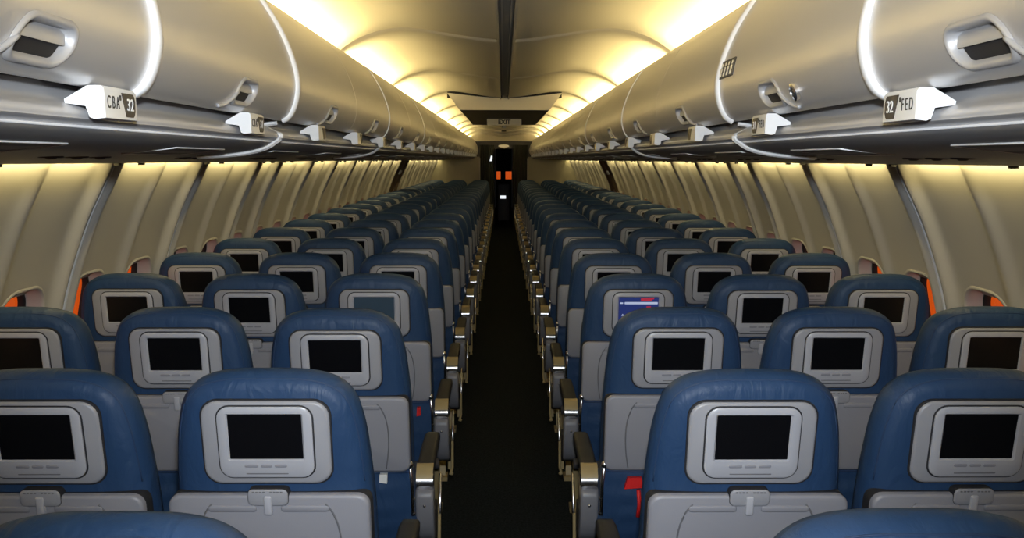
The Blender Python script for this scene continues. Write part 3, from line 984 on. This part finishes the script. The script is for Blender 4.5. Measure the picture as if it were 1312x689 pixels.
# a part under the seat: (object name, mesh key, parent part or None, tilts with the back)
BACK_PARTS = [('backrest', 'backrest', None), ('stitched_seam', 'seam', 'backrest'),
              ('screen_surround', 'surround', None), ('surround_gasket', 'surround_gap', 'screen_surround'),
              ('monitor', 'monitor', None), ('monitor_gap', 'mon_gap', 'monitor'), ('screen', 'screen', 'monitor'),
              ('button', 'button0', 'monitor'), ('button', 'button1', 'monitor'), ('button', 'button2', 'monitor'), ('card_slot', 'slotline', 'monitor'),
              ('tray_table', 'tray', None), ('tray_gap', 'tray_gap', 'tray_table'), ('raised_bar', 'traybar-1', 'tray_table'), ('raised_bar', 'traybar1', 'tray_table'),
              ('curved_groove', 'trayrib-1', 'tray_table'), ('curved_groove', 'trayrib1', 'tray_table'),
              ('tray_latch', 'latch', None), ('latch_gap', 'latch_gap', 'tray_latch'), ('latch_toggle', 'toggle', 'tray_latch'), ('latch_marks', 'latchmarks', 'tray_latch'),
              ('seat_pocket', 'pocket', None), ('pocket_hem', 'hem', 'seat_pocket')]
FAR_SKIP = {'latch_marks', 'card_slot', 'button', 'pocket_hem'}
PIV = Vector((0, 0.09, 0.46))
XCOL = {'aisle': 0.5173, 'middle': 1.0023, 'window': 1.4800}
LETTER = {('aisle', -1): 'C', ('middle', -1): 'B', ('window', -1): 'A', ('aisle', 1): 'D', ('middle', 1): 'E', ('window', 1): 'F'}

def back_obj(name, mesh, parent, top, ang):
    o = link(name, mesh, parent)
    if top:
        R = Matrix.Rotation(ang, 4, 'X')
        o.matrix_local = Matrix.Translation(PIV) @ R @ Matrix.Translation(-PIV)
    return o

RECLINE = {(0, 'aisle', 1): 0.5, (0, 'aisle', -1): -0.2, (1, 'aisle', -1): 1.1, (0, 'middle', -1): 0.0, (0, 'middle', 1): 0.1,
           (1, 'middle', -1): -0.6, (1, 'middle', 1): -0.6, (1, 'window', 1): -1.0, (2, 'window', -1): -1.2, (1, 'aisle', 1): -0.4, (2, 'aisle', -1): -0.6}
for n in ROWS:
    for sgn, side, letters in SIDES:
        for col in ('aisle', 'middle', 'window'):
            root = link('airline_seat', None, None, (sgn * XCOL[col], ROW0 + n * PITCH_ROW, 0))
            extra = ''
            if n == -1:
                lab = 'blue leather %s seat %s in the row beneath the 32 placard' % (col, LETTER[(col, sgn)])
            elif n <= 9:
                if (n, col, sgn) == (2, 'aisle', 1):
                    lab = 'blue aisle seat with lit blue screen, third row ahead of the 32 placard row'
                else:
                    lab = 'blue leather %s seat %s, %s row ahead of the 32 placard row' % (col, LETTER[(col, sgn)], ordinal(n + 1))
            else:
                lab = 'blue leather %s seat %s, %s row counted back from the front bulkhead' % (col, LETTER[(col, sgn)], ordinal(23 - n))
            tag(root, lab, 'airline seat', 'blue leather cabin seats')
            ang = math.radians(RECLINE.get((n, col, sgn), random.uniform(-0.7, 0.7)))
            made = {}
            for nm, key, par in BACK_PARTS:
                if n > 8 and nm in FAR_SKIP: continue
                if key == 'screen':
                    if (n, col, sgn) == (2, 'aisle', 1): key = 'screen_blue'
                    elif (n, col, sgn) == (2, 'aisle', -1): key = 'screen_dim'
                o = back_obj(nm, SM[key], made[par] if par else root, par is None, ang)
                made.setdefault(nm, o)
            if (n, col, sgn) == (2, 'aisle', 1):
                for k in ('d_bar', 'd_icon', 'd_red', 'd_red2', 'd_red3', 'd_tri'):
                    link('display_mark', SM[k], made['monitor'])
            if (n, col, sgn) == (1, 'aisle', 1):
                a = link('red_tag', SM['redtag'], made['seat_pocket'], (-0.11, 0, 0)); a['label'] = 'red fabric tag hanging from the pocket'
                link('red_strap', SM['redstrap'], made['seat_pocket'], (-0.105, 0, 0.02))
            if (n, col, sgn) == (2, 'aisle', -1):
                link('red_tag', SM['redtag'], made['seat_pocket'], (0.168, 0, 0)).scale = (0.3, 1, 1)
            if (n, col, sgn) == (1, 'aisle', -1):
                link('white_tag', SM['whitetag'], made['seat_pocket'], (0.13, 0, 0))
            if (n, col, sgn) == (1, 'middle', -1):
                link('white_tag', SM['whitetag'], made['seat_pocket'], (0.17, 0, -0.03))
            link('seat_cushion', SM['cushion'], root)
            fr = link('seat_frame', SM['base'], root)
            lx = -sgn * 0.20 if col == 'aisle' else (sgn * 0.05 if col == 'window' else 0.0)
            for k in (0, 1):
                link('leg', SM['leg%d' % k], root, (lx, 0, 0))
            # arm rests: one on the window side of every seat, plus the aisle one
            a = link('armrest', SM['pad_plain'], root, (sgn * (0.2425 if col == 'aisle' else 0.239), 0, 0))
            link('armrest_support', SM['armpanel_plain'], a)
            if col == 'aisle':
                a = link('armrest', SM['pad'], root, (-sgn * 0.247, 0, 0))
                link('armrest_cap', SM['cap'], a)
                link('cap_plate', SM['capplate'], a)
                link('armrest_shroud', SM['armbody'], a)
                link('rubber_edge', SM['armbumper'], a)
                link('bolt', SM['armbolt'], a)
                pv = link('recline_pivot', SM['pivot'], root, (-sgn * 0.213, 0, 0))
                pv.scale = (-sgn, 1, 1)
                st = link('side_strut', SM['strut'], root, (-sgn * 0.283, 0, 0))
                sp_ = link('side_plate', SM['sideplate'], root, (-sgn * 0.275, 0, 0))
                sp_.scale = (sgn, 1, 1)

# ------------------------------------------------------------------ front end of the cabin and the dark section beyond
mb = MB()
def xz_panel(mb, pts, y, th):
    mb.loft([[(x, y, z) for x, z in pts], [(x, y + th, z) for x, z in pts]], True, True)
for sgn, side, letters in SIDES:
    mb = MB()
    xz_panel(mb, [(sgn * x, z) for x, z in ((0.55, 0.0), (1.72, 0.0), (1.76, 0.6), (1.71, 1.05), (1.62, 1.35), (1.49, 1.64), (0.55, 1.66))], Y_FRONT, 0.04)
    tag(link('wall_front_' + side, mb.mesh('wall_front', 'bulk', False)), 'pale grey class divider partition ahead of the %s side seats' % letters, 'partition', kind='structure')
    mb = MB()
    mb.box(sgn * 0.55 - 0.012, sgn * 0.55 + 0.012, Y_FRONT - 0.012, Y_FRONT, 0.3, 1.63)
    trim_n += 1
    tag(link('trim_%d' % trim_n, mb.mesh('partition_edge', 'strip', False)), 'metal edge strip of the %s side class divider' % letters, 'trim', kind='structure')
    # gathered curtain
    mb = MB()
    loops = []
    for z in (0.03, 0.5, 1.0, 1.5, 1.93):
        a = lin(0.20 + 0.01 * z, 0.56, 40)
        ln = [(sgn * x, Y_FRONT + 0.10 + 0.028 * math.sin(x * 120 + z * 0.6), z) for x in a]
        bk = [(x, y + 0.012, z_) for x, y, z_ in reversed(ln)]
        loops.append(ln + bk)
    mb.loft(loops, True, True)
    tag(link('curtain', mb.mesh('curtain', 'curtain')), 'dark gathered class divider curtain next to the %s side partition' % letters, 'curtain')
mb = MB()
arch = [(x, 2.005 + 0.012 * math.cos(x * 2.2)) for x in lin(-0.78, 0.78, 24)]
up = [(x, 2.255 if abs(x) > 0.2 else 2.225) for x in lin(-0.95, 0.95, 24)]
mb.loft([[(x, 20.805, z) for x, z in up], [(x, 20.805, z) for x, z in arch], [(x, 20.84, z) for x, z in arch], [(x, 20.84, z) for x, z in up]], closed=False)
trim_n += 1
tag(link('trim_%d' % trim_n, mb.mesh('header', 'ceil', auto=40)), 'arched cream header panel across the front end of the ceiling', 'header', kind='structure')
# dark closure around the bins' front ends
for sgn, side, letters in SIDES:
    mb = MB()
    xz_panel(mb, [(sgn * x, z) for x, z in ((0.55, 1.64), (1.80, 1.60), (1.80, 2.5), (0.60, 2.5), (0.60, 1.87), (0.55, 1.87))], Y_FRONT + 0.05, 0.04)
    tag(link('wall_front_upper_' + side, mb.mesh('wall_front_upper', 'frame', False)), 'dark panel closing the front end of the %s side bins' % letters, 'wall', kind='structure')
mb = MB()
xz_panel(mb, [(-0.65, 1.85), (0.65, 1.85), (0.65, 2.5), (-0.65, 2.5)], Y_FRONT + 0.14, 0.03)
tag(link('wall_front_header', mb.mesh('wall_front_header', 'frame', False)), 'dark header above the curtained doorway', 'wall', kind='structure')
# forward section: walls, ceiling, end wall with a framed door and two small orange panes
for sgn, side in ((-1, 'left'), (1, 'right')):
    mb = MB().box(sgn * 1.78 - 0.02, sgn * 1.78 + 0.02, Y_FRONT + 0.09, Y_NOSE, 0, 2.5)
    tag(link('wall_forward_' + side, mb.mesh('wall_forward', 'frame', False)), 'dark sidewall of the unlit forward cabin', 'wall', 'walls of the forward cabin', 'structure')
tag(link('ceiling_forward', MB().box(-1.8, 1.8, Y_FRONT + 0.09, Y_NOSE, 2.2, 2.25).mesh('ceiling_forward', 'frame', False)), 'dark ceiling of the unlit forward cabin', 'ceiling', kind='structure')
holes = [(-0.235, -0.10), (0.065, 0.28)]
z0, z1 = 0.94, 1.20
mb = MB()
xs = [-1.8] + [v for h in holes for v in h] + [1.8]
for i in range(0, len(xs), 2):
    mb.box(xs[i], xs[i + 1], Y_NOSE, Y_NOSE + 0.05, 0, 2.5)
for a, b in holes:
    mb.box(a, b, Y_NOSE, Y_NOSE + 0.05, 0, z0)
    mb.box(a, b, Y_NOSE, Y_NOSE + 0.05, z1, 2.5)
tag(link('wall_nose', mb.mesh('wall_nose', 'dark', False)), 'black end wall far beyond the curtained doorway', 'wall', kind='structure')
for a, b in holes:
    win_no += 1
    w = tag(link('window_%d' % win_no, MB().loft([[(x, Y_NOSE + 0.03, z) for x, z in ((a, z0), (b, z0), (b, z1), (a, z1))]], True).mesh('end_pane', 'glass', False)),
            'small square orange-glowing pane in the far end wall', 'window', 'orange panes in the far end wall', 'structure')
mb = MB()
for a, b in ((-0.30, -0.27), (0.27, 0.30)):
    mb.box(a, b, Y_NOSE - 0.04, Y_NOSE, 0.0, 1.98)
mb.box(-0.30, 0.30, Y_NOSE - 0.04, Y_NOSE, 1.95, 1.98)
tag(link('door_1', mb.mesh('door_frame', 'plastic', False)), 'narrow silver-framed doorway in the far end wall', 'door', kind='structure')
# dome lamp on the header over the doorway
mb = MB().loft([[(r * math.cos(q * math.pi / 10), Y_FRONT + 0.14 - d, 1.905 + 0.28 * r * math.sin(q * math.pi / 10)) for q in range(20)] for r, d in ((0.125, 0.0), (0.12, 0.02), (0.08, 0.03))], False, True)
tag(link('dome_light', mb.mesh('dome_light', 'dome')), 'dim oval dome light on the dark header above the doorway', 'light')
# service cart and white card
ct = tag(link('service_cart', None, None, (0.0, 22.6, 0)), 'dark service cart with a white label in the aisle beyond the curtains', 'cart')
mb = MB().loft([[(x, y, z) for x, y in rr(0.15, 0.38, 0.02, 3, 0, 0.38)] for z in (0.09, 0.98)], True, True)
link('cart_body', mb.mesh('cart_body', 'frame', auto=40), ct)
link('cart_top', MB().box(-0.155, 0.155, -0.005, 0.765, 0.98, 1.0).mesh('cart_top', 'curtain', False), ct)
link('cart_label', MB().box(-0.085, 0.055, -0.006, 0.0, 0.63, 0.705).mesh('cart_label', 'glint_white', False), ct)['label'] = 'small white label with added glow'  # label made to glow in place of a bright white spot
for x in (-0.11, 0.11):
    for y in (0.06, 0.70):
        mb = MB().loft([[(x + dx, y + 0.045 * math.cos(t * math.pi / 8), 0.045 + 0.045 * math.sin(t * math.pi / 8)) for t in range(16)] for dx in (-0.015, 0.015)], True, True)
        link('wheel', mb.mesh('wheel', 'pad', auto=40), ct)
mb = MB()
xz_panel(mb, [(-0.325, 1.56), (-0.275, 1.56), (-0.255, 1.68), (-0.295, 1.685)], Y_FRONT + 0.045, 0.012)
cd = tag(link('glint_card', mb.mesh('glint_card', 'glint_white', False)), 'small white card with added glow on the dark curtain beside the doorway', 'light')  # no lamp: white card with its glint put in as emission
